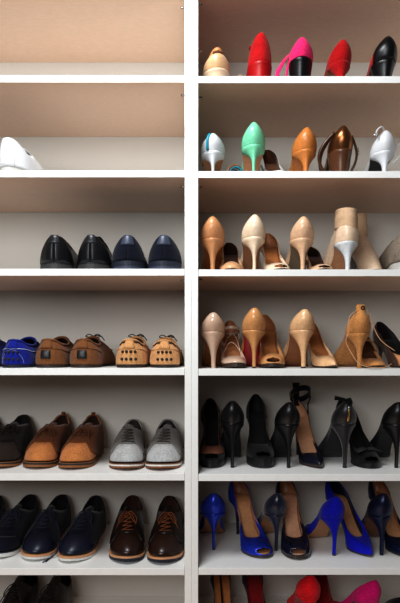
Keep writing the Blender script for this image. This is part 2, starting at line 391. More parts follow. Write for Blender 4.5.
def driver(label, row, col, px, inset, yaw, up, lining, side=1, view='heel', scale=1.0, patch=None, nubs=None, trim=None, lace=None, sole=None, stitch=None, name='driving_shoe', collar=.074, bowlace=None):
    ls = flat_last(L=.275, side=side, seat=.008, collar=collar, low=.060, tongue=.083, y1=.48, wide=.99, spring=.006, hw=1.24)
    ls.bulge = .006; ls.y0 = .014
    root = shoe_root(label, row, col, px, inset, yaw, view, ls, name, 'driving shoe', scale)
    soles(root, ls, [('sole', sole, 1.0, .97)])
    ls.upper(root, [up, lining], ns=56, nv=11, thick=.0025)
    ls.slab(root, 'insole', [lining], .9, .9, lambda u: ls.ztop(u) + .0005, lambda u: ls.ztop(u) + .003)
    # gathered apron seam on the vamp and a rolled collar
    m = MB(); m.tube([ls.P(.19 - .38*i/24, .62 - .18*math.cos((i/24-.5)*PI)) + ls.N(.19 - .38*i/24, .55)*.001 for i in range(25)], .0022, 6); m.build('apron_seam', up, root)
    m = MB(); n = 44; m.tube([ls.P(i/n, .985) + ls.N(i/n, .98)*.0012 for i in range(n)], .0032, 6, closed=True); m.build('collar', trim or up, root)
    ls.patch(root, 'heel_stay', up, .455, .545, .60, .97, off=.002, ns=6, nv=5)
    m = MB(); m.tube([ls.P(.30 + .4*i/24, .60) + ls.N(.30 + .4*i/24, .60)*.0008 for i in range(25)], .0011, 5); m.build('seam', stitch or up, root)
    if patch: ls.patch(root, 'heel_patch', patch, .468, .532, .22, .52, off=.0026, ns=8, nv=6)
    if nubs:
        for v in (.20, .47):
            for k in range(4):
                sv = .5 + (k - 1.5) * .030; p = ls.P(sv, v); q = MB(); q.ball(p + ls.N(sv, v)*.0008, .0042, n=8, m=5); q.build('rubber_nub', nubs, root)
        for k in range(4):
            sv = .5 + (k - 1.5) * .03; p = ls.P(sv, .0); q = MB(); q.ball((p.x, p.y + .004, .0038), .0037, n=8, m=5); q.build('rubber_nub', nubs, root)
    if lace:
        for sg in (1, -1):
            m = MB(); m.tube([ls.P(.5 + sg*(.05 + .10*i/10), .88 - .02*math.sin(i)) + ls.N(.5 + sg*(.05 + .10*i/10), .88)*.0012 for i in range(11)], .0017, 6); m.build('side_lace', lace, root)
    if bowlace:
        k = ls.P(0, .97) + Vector((0,0,.004))
        for e in ([k, k+Vector((.012,-.004,.006)), k+Vector((.022,-.004,.000)), k+Vector((.010,-.002,-.002)), k], [k, k+Vector((-.012,-.004,.006)), k+Vector((-.022,-.004,.000)), k+Vector((-.010,-.002,-.002)), k],
                  [k, k+Vector((.018,.006,.002)), k+Vector((.030,.010,-.012))]):
            cord(root, 'lace_bow', bowlace, e, .0014)
    if stitch:
        m = MB(); m.tube([ls.P(.5 + .075*math.sin(PI*(i/20-.5)), .04 + .52*math.cos(PI*(i/20-.5))) + ls.N(.5 + .075*math.sin(PI*(i/20-.5)), .04 + .52*math.cos(PI*(i/20-.5)))*.0004 for i in range(21)], .0004, 4)
        m.build('stitching', stitch, root)
    return root, ls

# ================================================================== the setting
def struct(name, mb, m):
    o = mb.build(name, m, None, smooth=False); o['kind'] = 'structure'; return o
FLOOR = board_material('oak floor boards', (160, 128, 104), (2, 14, 2), .18, .4)
WALL = board_material('painted wall', (226, 218, 208), (30, 30, 30), .02, .8)
b = MB(); b.box(-2.2, 2.2, -3.2, .60, -.05, 0); struct('floor', b, FLOOR)
b = MB(); b.box(-2.2, 2.2, .40, .45, 0, 2.6); struct('wall_back', b, WALL)

BOARD = board_material('white melamine board', (238, 237, 234), (60, 200, 60), .015, .38)
UNDER_SHADE = board_material('board underside with painted warm shade', (226, 196, 174), (60, 200, 60), .03, .5)  # brown shade and warm floor bounce painted into the underside colour
BACKP = board_material('pale grey linen back board', (216, 210, 202), (420, 420, 420), .07, .7)
STEEL = M('dull steel', (150, 145, 138), 'metal')
BOT = zpx(660) - .62
def unit(label, x0, x1, col, pins_at):
    t = bpy.data.objects.new('shelving_unit', None); C.objects.link(t); t.location = ((x0+x1)/2, 0, 0)
    t['label'] = label; t['category'] = 'shelving unit'; t['group'] = 'white shelving units'
    cx = (x0+x1)/2; th = .0172; top = zpx(-11.5)
    for a in (x0 - cx, x1 - cx - th):
        m = MB(); m.box(a, a + th, -.0012, DEPTH + .004, 0, top + .019); m.build('side_panel', BOARD, t, smooth=False, bevel=.0006)
    m = MB(); m.box(x0 - cx + th, x1 - cx - th, 0, DEPTH, top, top + .018); m.under().build('top_panel', [BOARD, UNDER_SHADE], t, smooth=False)
    m = MB(); m.box(x0 - cx + th, x1 - cx - th, DEPTH, DEPTH + .004, .03, top + .018); m.build('back_panel', BACKP, t, smooth=False)
    i = 0 if col == 'L' else 1
    for r in ROWS:
        z = zpx(ROWS[r][i]); m = MB(); m.box(x0 - cx + th + .0006, x1 - cx - th - .0006, .0004, DEPTH - .0004, z - .0178, z); m.under().build('shelf', [BOARD, UNDER_SHADE], t, smooth=False, bevel=.0007)
    for z in (zpx(660) - .27, .085):
        m = MB(); m.box(x0 - cx + th, x1 - cx - th, 0, DEPTH, z - .018, z); m.build('shelf', BOARD, t, smooth=False)
    m = MB(); m.box(x0 - cx + th, x1 - cx - th, .02, .036, 0, .067); m.build('plinth', BOARD, t, smooth=False)
    for y in pins_at:
        m = MB(); z = CAM_Z + (HY - y) * (CAM_D + .03) / F_PX
        L = .011; xs = (x1 - cx - th - L, x1 - cx - th) if col == 'L' else (x0 - cx + th, x0 - cx + th + L)
        m.tube([(xs[0], .03, z), (xs[1], .03, z)], .0026, 8); m.build('shelf_pin', STEEL, t)
    return t
XL, XR = xpx(191.35), xpx(191.45)
unit('white open shelving unit on the left holding the flat lace-up and driving shoes', xpx(184.7) + .0172 - .785, XL, 'L', (8, 95.5, 187, 280))
unit('white open shelving unit on the right holding the high heels', XR, xpx(198.2) - .0172 + .80, 'R', (4.5, 50.5, 97.5, 187, 279.5))

# ================================================================== colours
dk = M('black smooth leather', (17, 17, 20), 'leather'); bl_in = M('black lining', (12, 11, 12), 'fabric')
nvl = M('navy leather', (22, 28, 48), 'leather'); nvs = M('navy suede', (17, 20, 36), 'suede')
roy = M('royal blue suede', (26, 40, 140), 'suede'); royp = M('cobalt blue suede', (18, 22, 176), 'suede')
bsat = M('blue satin', (36, 60, 180), 'glitter'); 
brs = M('brown suede', (132, 86, 52), 'suede'); tans = M('tan suede', (212, 160, 110), 'suede'); rust = M('rust brown lining', (106, 44, 28), 'suede')
dkb = M('dark brown suede', (48, 36, 30), 'suede'); dkb2 = M('deep brown suede', (28, 21, 19), 'suede')
des = M('camel suede', (192, 126, 74), 'suede'); des2 = M('toffee brown suede', (118, 68, 36), 'suede')
gry = M('pale grey suede', (182, 181, 180), 'suede'); gry2 = M('mid grey suede', (126, 123, 119), 'suede'); dgry = M('dark grey lining', (52, 46, 42), 'fabric')
choc = M('dark chocolate leather', (44, 25, 19), 'leather', .3); choc2 = M('black brown leather', (30, 20, 17), 'leather', .36)
wht = M('white canvas', (206, 206, 208), 'fabric', .8, .05); whl = M('white leather', (216, 216, 218), 'leather', .35, .02); whr = M('white rubber', (186, 182, 176), 'rubber')
gumsole = M('tan crepe', (150, 98, 58), 'rubber'); orw = M('orange tan welt', (214, 160, 118), 'rubber'); blks = M('black rubber', (24, 24, 26), 'rubber'); nvr = M('navy rubber', (34, 38, 52), 'rubber')
orl = M('orange lace', (142, 80, 44), 'fabric'); gyl = M('grey lace', (78, 74, 70), 'fabric'); nvlace = M('navy lace', (40, 44, 64), 'fabric'); brl = M('brown lace', (104, 62, 34), 'fabric'); dkl = M('dark lace', (34, 26, 22), 'fabric')
beige = M('gold beige leather', (206, 168, 128), 'satin'); nude = M('nude leather', (222, 184, 152), 'leather', .25); nudep = M('nude patent', (206, 176, 154), 'patent')
cream = M('cream leather', (236, 214, 188), 'leather', .25); tanl = M('light tan leather', (206, 150, 106), 'leather', .3); pch = M('peach leather', (214, 168, 128), 'leather', .3)
tanlin = M('tan insole leather', (176, 118, 78), 'leather', .5); nudelin = M('nude insole leather', (208, 160, 126), 'leather', .5); brlin = M('brown suede lining', (98, 60, 38), 'suede')
red = M('red suede', (172, 20, 24), 'suede'); redl = M('red leather', (168, 18, 22), 'leather', .4); redsole = M('lacquer red sole', (176, 18, 30), 'patent'); dkred = M('deep red lining', (120, 18, 22), 'suede')
pink = M('hot pink suede', (226, 48, 112), 'suede'); pink2 = M('magenta suede', (212, 24, 120), 'suede'); blkp = M('black patent', (14, 14, 16), 'leather', .34); blks_ = M('black suede', (15, 14, 16), 'suede')
mint = M('mint green leather', (130, 208, 170), 'leather', .28); teal = M('turquoise snake leather', (40, 150, 170), 'leather'); silver = M('silver leather', (206, 204, 200), 'satin')
cop = M('copper brown metallic leather', (150, 98, 62), 'metal', .28); copb = M('dark bronze leather', (84, 54, 36), 'leather', .3); cog = M('cognac tan leather', (200, 128, 66), 'leather', .35)
lilac = M('greige leather', (206, 178, 150), 'leather', .3); perf = M('pale tan punched leather', (208, 176, 144), 'fabric'); whheel = M('pale grey heel', (214, 216, 218), 'leather', .25)
knit = M('taupe open knit', (140, 126, 112), 'fabric', .9, .3); gold = M('gold metal', (210, 170, 110), 'metal', .2); silverm = M('silver metal', (190, 190, 190), 'metal', .2)
nvsat = M('navy satin', (22, 26, 52), 'satin', .28); nvpat = M('navy patent', (18, 22, 44), 'patent'); nvgl = M('navy shimmer', (24, 32, 64), 'glitter')
taupe = M('grey taupe suede', (120, 100, 88), 'suede'); woodheel = M('stacked dark heel', (74, 48, 34), 'leather')

# ================================================================== left unit
# second shelf: white pair, heels to the front
def sneaker(label, px, inset, yaw, side):
    r, ls = derby(label, 1, 'L', px, inset, yaw, wht, wht, whr, None, [('sole', whr, .86, 1.03), ('foxing_band', whr, 1.0, 1.02)], view='heel', side=side, name='sneaker', cat='sneaker', collar=.098, low=.070, tongue=.092, seat=.022, heel_patch=(whl, .06, .02, .98), bow=False, L=.27)
    lacing(r, ls, wht, (.6, .7, .8, .9), gap=.05)
    m = MB(); m.tube([ls.P(.18 - .36*i/20, .5 - .2*math.cos((i/20-.5)*PI)) + ls.N(.18 - .36*i/20, .5)*.001 for i in range(21)], .0016, 6); m.build('toe_bumper', whr, r)
sneaker('white canvas sneaker on the second left shelf, heel turned outward', 6, .035, -8, 1)
sneaker('white sneaker cut by the left photo edge beside the other white sneaker', -28, .035, -4, -1)
# third shelf
bsoles = [('heel_block', blks, .45, 1.02), ('sole', nvr, 1.0, 1.035)]
for px, lab, yaw, sd in ((54, 'black leather shoe seen from behind, outermost left of the four on its shelf', 1, -1), (90.5, 'black leather shoe seen from behind, next to the navy pair', 0, 1)):
    r, ls = derby(lab, 2, 'L', px, .03, yaw, dk, dk, bl_in, dkl, [('sole', M('black sole rubber', (58, 56, 56), 'rubber'), .80, 1.04), ('midsole', blks, 1.0, 1.03)], view='heel', side=sd, name='leather_shoe', cat='shoe', collar=.094, low=.068, tongue=.102, heel_patch=(M('glossy black leather', (40, 40, 46), 'leather', .36), .05, .66, 1.02), bow=False, scale=.97, wide=.98, hw=1.34)
    m = MB()
    for v in (.78, .86): m.tube([ls.P(.47 + .06*i/10, v) + ls.N(.47 + .06*i/10, v)*.0042 for i in range(11)], .0009, 5)
    m.build('heel_stitching', dkl, r)
for px, lab, yaw, sd in ((127.5, 'navy suede shoe with glossy heel patch beside the black pair', 1, -1), (163.5, 'navy suede shoe with glossy heel patch against the white divider', 1, 1)):
    r, ls = derby(lab, 2, 'L', px, .03, yaw, nvs, nvs, bl_in, nvlace, [('heel_block', M('navy heel rubber', (62, 68, 84), 'rubber'), .55, 1.02), ('sole', nvr, 1.0, 1.045)], view='heel', side=sd, name='suede_shoe', cat='shoe', bow=False, collar=.094, low=.068, tongue=.10, heel_patch=(M('glossy navy leather', (66, 72, 90), 'leather', .36), .052, .58, 1.0), scale=.97, wide=.97, hw=1.36, seat=.026)
# fourth shelf: driving shoes
lab4 = 'rubber'
nub = M('dark rubber nub', (34, 30, 30), 'rubber'); mocs = M('moccasin dark sole', (52, 40, 34), 'rubber')
driver('royal blue suede driving shoe with white stitching and dark nubs on its heel', 3, 'L', 11, .03, -2, roy, bl_in, 1, nubs=nub, trim=roy, sole=M('navy nub sole', (26, 28, 50), 'rubber'), stitch=M('pale blue thread', (190, 196, 220), 'fabric'), scale=.98)
driver('blue driving shoe cut by the left photo edge', 3, 'L', -25, .03, -2, roy, bl_in, -1, nubs=nub, trim=roy, sole=M('navy nub sole', (26, 28, 50), 'rubber'), stitch=M('pale blue thread', (190, 196, 220), 'fabric'), scale=.98)
driver('brown suede driving shoe with black heel patch, next to the blue one', 3, 'L', 45.5, .03, -3, brs, rust, 1, patch=M('black leather patch', (28, 28, 30), 'leather'), trim=brs, sole=mocs, bowlace=None, scale=1.0)
driver('brown suede driving shoe with black heel patch and dark bow, next to the tan pair', 3, 'L', 82, .03, -3, brs, rust, -1, patch=M('black leather patch', (28, 28, 30), 'leather'), trim=brs, sole=mocs, bowlace=dkl, scale=1.0)
driver('tan suede driving shoe with rubber nubs on its heel, beside the brown pair', 3, 'L', 128.5, .03, -1, tans, rust, 1, nubs=nub, trim=tans, lace=dkl, sole=mocs, stitch=M('pale tan thread', (226, 176, 122), 'fabric'), bowlace=dkl)
driver('tan suede driving shoe with rubber nubs on its heel, touching the white divider', 3, 'L', 164.5, .03, -1, tans, rust, -1, nubs=nub, trim=tans, lace=dkl, sole=mocs, stitch=M('pale tan thread', (226, 176, 122), 'fabric'), bowlace=dkl, scale=.97)
# fifth shelf: toes to the front
gs = [('sole', gumsole, .40, 1.05), ('midsole', M('dark welt', (50, 40, 36), 'rubber'), .66, 1.055), ('welt', M('tan storm welt', (150, 104, 70), 'rubber'), .78, 1.04)]
for px, lab, yaw, sd, ins in ((-3, 'dark brown suede desert boot beside the camel pair', 3, 1, .05), (-42, 'dark brown suede desert boot cut by the left photo edge', 3, -1, .05)):
    derby(lab, 4, 'L', px, ins, yaw, dkb, dkb2, bl_in, dkl, gs, view='toe', side=sd, name='desert_boot', cat='suede boot', collar=.116, low=.092, tongue=.096, y1=.40, vsl=(.72,.82,.92), bow=True, scale=.95, wide=1.06)
for px, lab, yaw, sd, ins in ((33, 'camel suede desert boot with brown upper, beside the dark brown boots', -3, 1, .045), (72, 'camel suede desert boot with brown upper, closest to the grey pair', -1, -1, .037)):
    derby(lab, 4, 'L', px, ins, yaw, des, des2, M('dark boot lining', (48, 30, 22), 'suede'), brl, [('sole', gumsole, .42, 1.05), ('midsole', M('dark welt', (50, 40, 36), 'rubber'), .70, 1.055), ('welt', M('tan storm welt', (150, 104, 70), 'rubber'), .82, 1.04)], view='toe', side=sd, name='desert_boot', cat='suede boot',
          collar=.118, low=.092, tongue=.096, y1=.40, vsl=(.74,.86), bow=True, pull_tab=des2, scale=.95, lace_r=.0018, wide=1.08)
gsl = [('outsole', M('orange brown outsole', (140, 88, 56), 'rubber'), .34, 1.04), ('midsole', M('white midsole', (232, 226, 218), 'rubber'), .62, 1.055), ('welt', M('brown welt', (118, 78, 54), 'rubber'), .8, 1.045)]
for px, lab, yaw, sd, ins in ((124, 'grey suede derby with striped white sole, beside the camel boots', 1, 1, .028), (162.5, 'grey suede derby with striped white sole, against the white divider', 0, -1, .028)):
    derby(lab, 4, 'L', px, ins, yaw, gry, gry2, dgry, gyl, gsl, view='toe', side=sd, name='derby_shoe', cat='lace-up shoe', collar=.099, low=.072, tongue=.090, bow=False, vsl=(.60,.68,.76,.84,.92), scale=.985, wide=1.075)
# sixth shelf
navl = [('outsole', M('white outsole', (222, 220, 216), 'rubber'), .42, 1.045), ('welt', orw, .78, 1.05)]
navw = [('outsole', M('white outsole', (222, 220, 216), 'rubber'), .62, 1.045), ('welt', M('navy welt', (40, 44, 62), 'rubber'), .8, 1.04)]
for px, lab, yaw, sd, ins in ((-6, 'navy suede lace-up with white sole, beside the orange welted navy pair', -3, 1, .055), (-45, 'navy suede lace-up cut by the left photo edge', -2, -1, .045)):
    derby(lab, 5, 'L', px, ins, yaw, nvs, nvs, bl_in, nvlace, navw, view='toe', side=sd, name='suede_shoe', cat='lace-up shoe', collar=.099, tongue=.088, toe_cap=nvs, scale=.97, wide=1.04)
for px, lab, yaw, sd, ins in ((31, 'navy leather brogue with orange welt and loose lace, third navy shoe from the photo edge', -3, 1, .04), (71, 'navy leather brogue with orange welt, nearest the brown laced pair', -3, -1, .028)):
    r, ls = derby(lab, 5, 'L', px, ins, yaw, nvl, nvs, bl_in, nvlace, navl, view='toe', side=sd, name='brogue', cat='lace-up shoe', collar=.103, low=.072, tongue=.090, bow=True, scale=.97, wide=1.08)
    if sd == 1:
        p = ls.P(.90, .75)
        cord(r, 'loose_lace', nvlace, [p + Vector((-.004,0,.004)), ls.P(.86,.45) + Vector((-.006,.0,.004)), ls.P(.87,.05) + Vector((-.012,.010,-.004)), Vector((-.045,.266,.003)), Vector((-.034,.300,.002))], .0014)
        cord(r, 'loose_lace', nvlace, [p + Vector((-.006,0,.003)), ls.P(.85,.45) + Vector((-.007,.0,.004)), ls.P(.86,.05) + Vector((-.013,.008,-.004)), Vector((-.046,.272,.003)), Vector((-.041,.296,.002))], .0014)
brw = [('outsole', nvr, .42, 1.05), ('welt', orw, .72, 1.05)]
for px, lab, yaw, sd, ins in ((124.5, 'dark brown leather derby with orange laces, beside the navy brogues', 2, 1, .024), (164.5, 'dark brown leather derby with orange laces, against the white divider', 0, -1, .018)):
    derby(lab, 5, 'L', px, ins, yaw, choc, choc2, M('brown boot lining', (70, 40, 28), 'suede'), orl, brw, view='toe', side=sd, name='derby_shoe', cat='lace-up shoe', collar=.101, low=.072, tongue=.090, vsl=(.60,.68,.76,.84,.92), scale=.99, pull_tab=None, lace_r=.0013, spring=.010, wide=1.07)
# lowest shelf
for px, lab, yaw, sd in ((-2, 'black lace-up shoe on the lowest left shelf, at the photo corner', 0, 1), (36, 'black lace-up shoe on the lowest left shelf, nearer the divider', 0, -1)):
    derby(lab, 6, 'L', px, .03, yaw, dk, dk, bl_in, dkl, [('sole', blks, 1.0, 1.04)], view='toe', side=sd, name='lace_up_shoe', cat='lace-up shoe', collar=.10, low=.075, tongue=.11)

# ================================================================== right unit
# top shelf
r, ls = pump('gold beige heel with broad heel and slit back strap, first on the top shelf', 0, 'R', 217.5, .03, 0, beige, tanlin, wide=1.16, H=.030, power=.5, topw=.028, tipw=.021, seat_d=.05, counter=.046, toe='round', side=-1, heel=M('beige satin heel', (214, 188, 160), 'satin'))
m = MB(); m.ribbon([ls.P(.5 + .16*(i/14-.5)*2, .90 + .05*math.cos((i/14-.5)*PI)) + ls.N(.5, .9)*.003 for i in range(15)], (0,0,1), .009, .003); m.build('back_strap', M('tan strap leather', (196, 140, 92), 'leather'), r)
m = MB(); m.ribbon([ls.P(.5 + .05*(i/8-.5)*2, .74) + ls.N(.5 + .05*(i/8-.5)*2, .74)*.0015 for i in range(9)], (0,0,1), .006, .001); m.build('slit', brlin, r)
pump('low greige flat with a red edge, between the gold beige heel and the red bootie', 0, 'R', 241, .03, 0, taupe, M('red flat lining', (170, 40, 40), 'suede'), H=.012, L=.225, toe='round', name='ballet_flat', cat='flat shoe', view='toe', counter=.056, side_h=.036, vamp_h=.056, heel_on=False, side=1, scale=.60, toe_patch=M('greige toe leather', (140, 122, 106), 'leather'))
r, ls = pump('tall red suede bootie with a side knot, second heel on the top shelf', 0, 'R', 261.5, .04, 0, red, dkred, H=.055, power=.45, topw=.030, tipw=.026, seat_d=.052, toe='round', name='ankle_boot', cat='ankle boot',
     top_abs=[(0,.134),(.3,.132),(1,.128)], y1=.055, Wt=[(0,.013),(.5,.014),(1,.014)], wide=1.05, qt=1.2, rt=.9, heel=redl, side=-1)
k = ls.P(.70, .72) + ls.N(.70, .72)*.004; m = MB(); m.ball(k, .006); m.build('knot', dkred, r)
# pink slingback, a black heel
r, ls = pump('hot pink slingback with a glossy black heel on the top shelf', 0, 'R', 302, .03, -2, pink, bl_in, H=.060, toe='point', power=.45, topw=.026, tipw=.019, seat_d=.05, heel=blkp, counter=.052, name='slingback_heel', side=1)
m = MB(); a = ls.P(.66, .55) + ls.N(.66, .55)*.003
m.ribbon([a + Vector((.004,0,.012)), a + Vector((-.012,-.012,-.012)), a + Vector((-.030,-.020,-.045)), Vector((a.x - .036, a.y - .016, .004))], Vector((1,0,.5)), [.006,.009,.011,.010], .0016); m.build('sling_strap', pink, r)
m = MB(); m.ribbon([a + Vector((.004,0,.0)), a + Vector((-.004,-.010,-.035)), Vector((a.x - .010, a.y - .014, .004))], Vector((1,0,.3)), .006, .0016); m.build('sling_strap', pink, r)
pump('plain red suede pump between the pink slingback and the black heel', 0, 'R', 343, .05, 8, red, dkred, H=.062, toe='point', power=1.2, tipw=.007, counter=.056, sole=M('tan red sole', (150, 96, 62), 'leather'), side=1, wide=.95)
r, ls = pump('black patent pump with red suede sides, last on the top shelf', 0, 'R', 388, .04, 4, red, dkred, H=.060, toe='point', power=.7, topw=.026, tipw=.010, heel=blkp, counter=.058, side=-1, seat_d=.05)
ls.patch(r, 'back_quarter', blkp, .30, .615, .0, 1.0, off=.0018)
# second shelf
r, ls = pump('white heel with a turquoise snake strap, first on the second right shelf', 1, 'R', 213, .04, -4, whl, M('tan sandal lining', (186, 140, 104), 'leather'), H=.062, toe='round', sole=M('tan arch sole', (190, 138, 100), 'leather'), tipw=.004, counter=.046, name='strappy_sandal', cat='sandal', side=-1, peep=True, topw=.025)
m = MB(); m.ribbon([ls.P(.545, .02 + .98*i/10) + ls.N(.545, .5)*.002 for i in range(11)], (1,0,0), .007, .002); m.build('snake_strap', teal, r)
strap_loop(r, copb, .095, w=.007, rx=.026, ry=.034, tilt=.004, name='ankle_strap')
m = MB(); m.ribbon([ls.P(.70, .1) + Vector((-.004,0,0)), ls.P(.72,.5) + Vector((-.003,0,0)), Vector((-.026,.03,.095))], (0,1,0), .008, .002); m.build('side_strap', nvl, r)
# its mate: toe straps
def toe_sandal(label, row, px, inset, yaw, straps, insole, sole, H, scale=.92, side=1, name='strappy_sandal'):
    W = [(0,.042),(.1,.039),(.2,.033),(.45,.0265)] + TOES['round']
    ls = Last(.222, W, [(u, h*H) for u, h in ((0,1),(.12,.985),(.22,.92),(.4,.6),(.55,.25),(.66,.06),(.73,0),(1,0))], [(0,.006),(1,.008)], .001, .15, [(0,.02),(1,.03)], [(0,.03),(1,.03)], side=side)
    root = place(name, label, 'sandal', row, 'R', px, inset, .222, 180 + yaw, scale)
    ls.slab(root, 'sole', [sole], .96, 1.0, lambda u: ls.zund(u), lambda u: ls.ztop(u)); ls.slab(root, 'insole', [insole], .97, .96, lambda u: ls.ztop(u), lambda u: ls.ztop(u) + .002)
    for mt, u, h, w, tw in straps:
        pts = []; n = 12; y = u * .222; hw = math.sqrt(max(0, 1-(2*u-1)**2)) * interp(W, u)
        for i in range(n + 1):
            a = PI * i / n; pts.append((math.cos(a)*hw + ls.cx(u), y + tw*math.cos(a), ls.ztop(u) + math.sin(a)*h))
        m = MB(); m.ribbon(pts, (0,1,.2), w, .002); m.build('strap', mt, root)
    return root, ls
toe_sandal('low strappy sandal with turquoise, tan and navy straps beside the mint pump', 1, 236, .032, 0, [(teal, .88, .034, .016, .004), (nvl, .80, .044, .010, -.014), (cog, .72, .054, .016, .012), (M('blue snake leather', (36, 84, 150), 'leather'), .64, .040, .010, .0)], tanlin, M('dark sandal sole', (60, 44, 36), 'leather'), .006, .62)
pump('mint green pump with thin heel on the second right shelf', 1, 'R', 254, .04, 0, mint, tanlin, H=.078, toe='point', counter=.060, sole=M('pale tan sole', (196, 140, 102), 'leather'), side=1, wide=1.0, tip_mat=mint)
pump('pump with brown inside and silver edge facing out, between mint and cognac heels', 1, 'R', 280.5, .03, 2, silver, brlin, H=.092, toe='point', view='toe', side=1, counter=.060, insole=brlin, scale=.92, vamp_h=.022, side_h=.022, power=1.6, tipw=.006)
pump('cognac tan peep toe heel beside the copper sandal', 1, 'R', 307, .04, 0, cog, tanlin, H=.066, toe='round', peep=True, counter=.058, name='peep_toe_heel', power=1.9, tipw=.0065, side=-1, sole=cog)
r, ls = pump('copper metallic sandal with thick heel and side straps on the second right shelf', 1, 'R', 343.5, .04, 0, cop, brlin, H=.066, toe='round', power=.6, topw=.026, tipw=.018, seat_d=.05, heel=M('bronze heel', (96, 62, 42), 'leather', .25), counter=.062, name='strappy_sandal', cat='sandal', side=-1, peep=True)
for k, (dx, h, tl) in enumerate(((-.030, .05, .012), (-.022, .054, .004))):
    pts = [Vector((-.024 + dx*math.sin(PI*t)*1.0 - .012*t, .006 + .07*t*(k+1)*.5, .115 - .105*t)) for t in [i/14 for i in range(15)]]
    cord(r, 'side_strap', copb, pts[::2], .0042, 3)
st = cord(r, 'side_strap', copb, [Vector((.022 + .020*math.sin(PI*t), .01 + .04*t, .108 - .098*t)) for t in [i/6 for i in range(7)]], .0034, 3)
m = MB(); m.tube([(.043,.018,.078), (.047,.03,.078), (.047,.03,.064), (.043,.018,.064)], .0014, 6, closed=True); m.build('buckle', silverm, st)
toe_sandal('tan strappy sandal toe half hidden behind the copper sandal', 1, 320.5, .05, 0, [(cog, .84, .022, .014, .004), (cog, .72, .034, .014, -.01)], tanlin, M('dark sandal sole', (60, 44, 36), 'leather'), .006, .46, name='strappy_sandal')
r, ls = pump('white slingback heel with curled strap, last on the second right shelf', 1, 'R', 386, .04, 0, whl, M('black white-shoe lining', (36, 34, 34), 'leather'), H=.062, toe='point', counter=.054, name='slingback_heel', sole=M('black arch sole', (30, 28, 28), 'leather'), power=1.8, tipw=.006, side=1)
t0 = ls.T(PI)
cord(r, 'sling_strap', whl, [t0 + Vector((-.004,.004,-.004)), t0 + Vector((-.014,-.004,.006)), t0 + Vector((-.026,-.006,-.002)), t0 + Vector((-.030,-.004,-.014)), t0 + Vector((-.024,0,-.018))], .0022)
m = MB(); m.tube([t0 + Vector((-.030 + .005*math.cos(2*PI*i/8), -.006, -.015 + .005*math.sin(2*PI*i/8))) for i in range(8)], .001, 5, closed=True); m.build('buckle', silverm, r)
cord(r, 'sling_strap', silver, [ls.P(.38,.4), ls.P(.38,.4) + Vector((.014,-.004,.004)), ls.P(.38,.4) + Vector((.016,-.006,-.016)), ls.P(.38,.4) + Vector((.0,-.004,-.038)), ls.P(.38,.4) + Vector((-.012,0,-.046))], .0018)
# third shelf
pump('light tan pump with slim heel, first on the third right shelf', 2, 'R', 212.5, .035, -1.5, tanl, brlin, H=.083, toe='point', counter=.058, sole=M('amber tan sole', (164, 98, 54), 'leather'), side=1, power=1.5, tipw=.006)
pump('peach pump with square folded toe facing out, beside the light tan pump', 2, 'R', 232.7, .03, -1, pch, M('dark pump lining', (70, 42, 32), 'suede'), H=.075, toe='round', view='toe', counter=.05, side=-1, scale=.9, side_h=.018, vamp_h=.034, wide=1.0)
pump('cream pump with pearly slim heel on the third right shelf', 2, 'R', 255, .035, -1, cream, tanlin, H=.086, toe='almond', counter=.060, sole=M('brown arch sole', (140, 92, 58), 'leather'), side=-1, power=2.2, tipw=.0045, tip_mat=cream)
pump('cream peep toe pump with tan lining facing out, right beside the cream heel', 2, 'R', 281, .03, 2, cream, tanlin, H=.098, toe='round', view='toe', peep=True, counter=.054, side=1, scale=.93, name='peep_toe_heel', insole=M('caramel insole', (186, 124, 76), 'leather'), side_h=.016, vamp_h=.028)
pump('pale nude pump with dark arch, beside the tall cuffed boots', 2, 'R', 303.5, .035, 0, nude, tanlin, H=.083, toe='almond', counter=.058, sole=M('speckled arch sole', (120, 104, 84), 'fabric'), side=1, power=1.8, tipw=.0055)
pump('pale nude peep toe shoe facing out, partly behind the first cuffed boot', 2, 'R', 327, .028, 3, nude, M('dark pump lining', (70, 42, 32), 'suede'), H=.07, toe='round', view='toe', peep=True, counter=.046, name='peep_toe_heel', side=-1, scale=.86, side_h=.014, vamp_h=.026)
bootie('nude cuffed ankle boot standing heel outward with pale grey heel', 2, 'R', 349, .035, 0, M('nude boot leather', (226, 200, 174), 'leather', .3), tanlin, perf, whheel, view='heel', side=1, sole=M('tan boot sole', (190, 138, 100), 'leather'))
bootie('nude cuffed ankle boot facing out, between its twin and the knit shoe', 2, 'R', 379, .075, 2, M('nude boot leather', (226, 200, 174), 'leather', .3), bl_in, perf, whheel, view='toe', side=-1, wide=.80, H=.082, shaft=.068)
r, ls = derby('taupe open knit slip-on with white heel at the right photo edge', 2, 'R', 409, .015, -9, knit, knit, dgry, None, [('sole', whr, 1.0, 1.03)], view='heel', side=1, name='slip_on_shoe', cat='slip-on shoe', collar=.098, low=.08, tongue=.10, bow=False, scale=1.04, hw=1.1, wide=.96, heel_patch=(M('white heel fabric', (226, 220, 214), 'fabric'), .035, .0, .70))
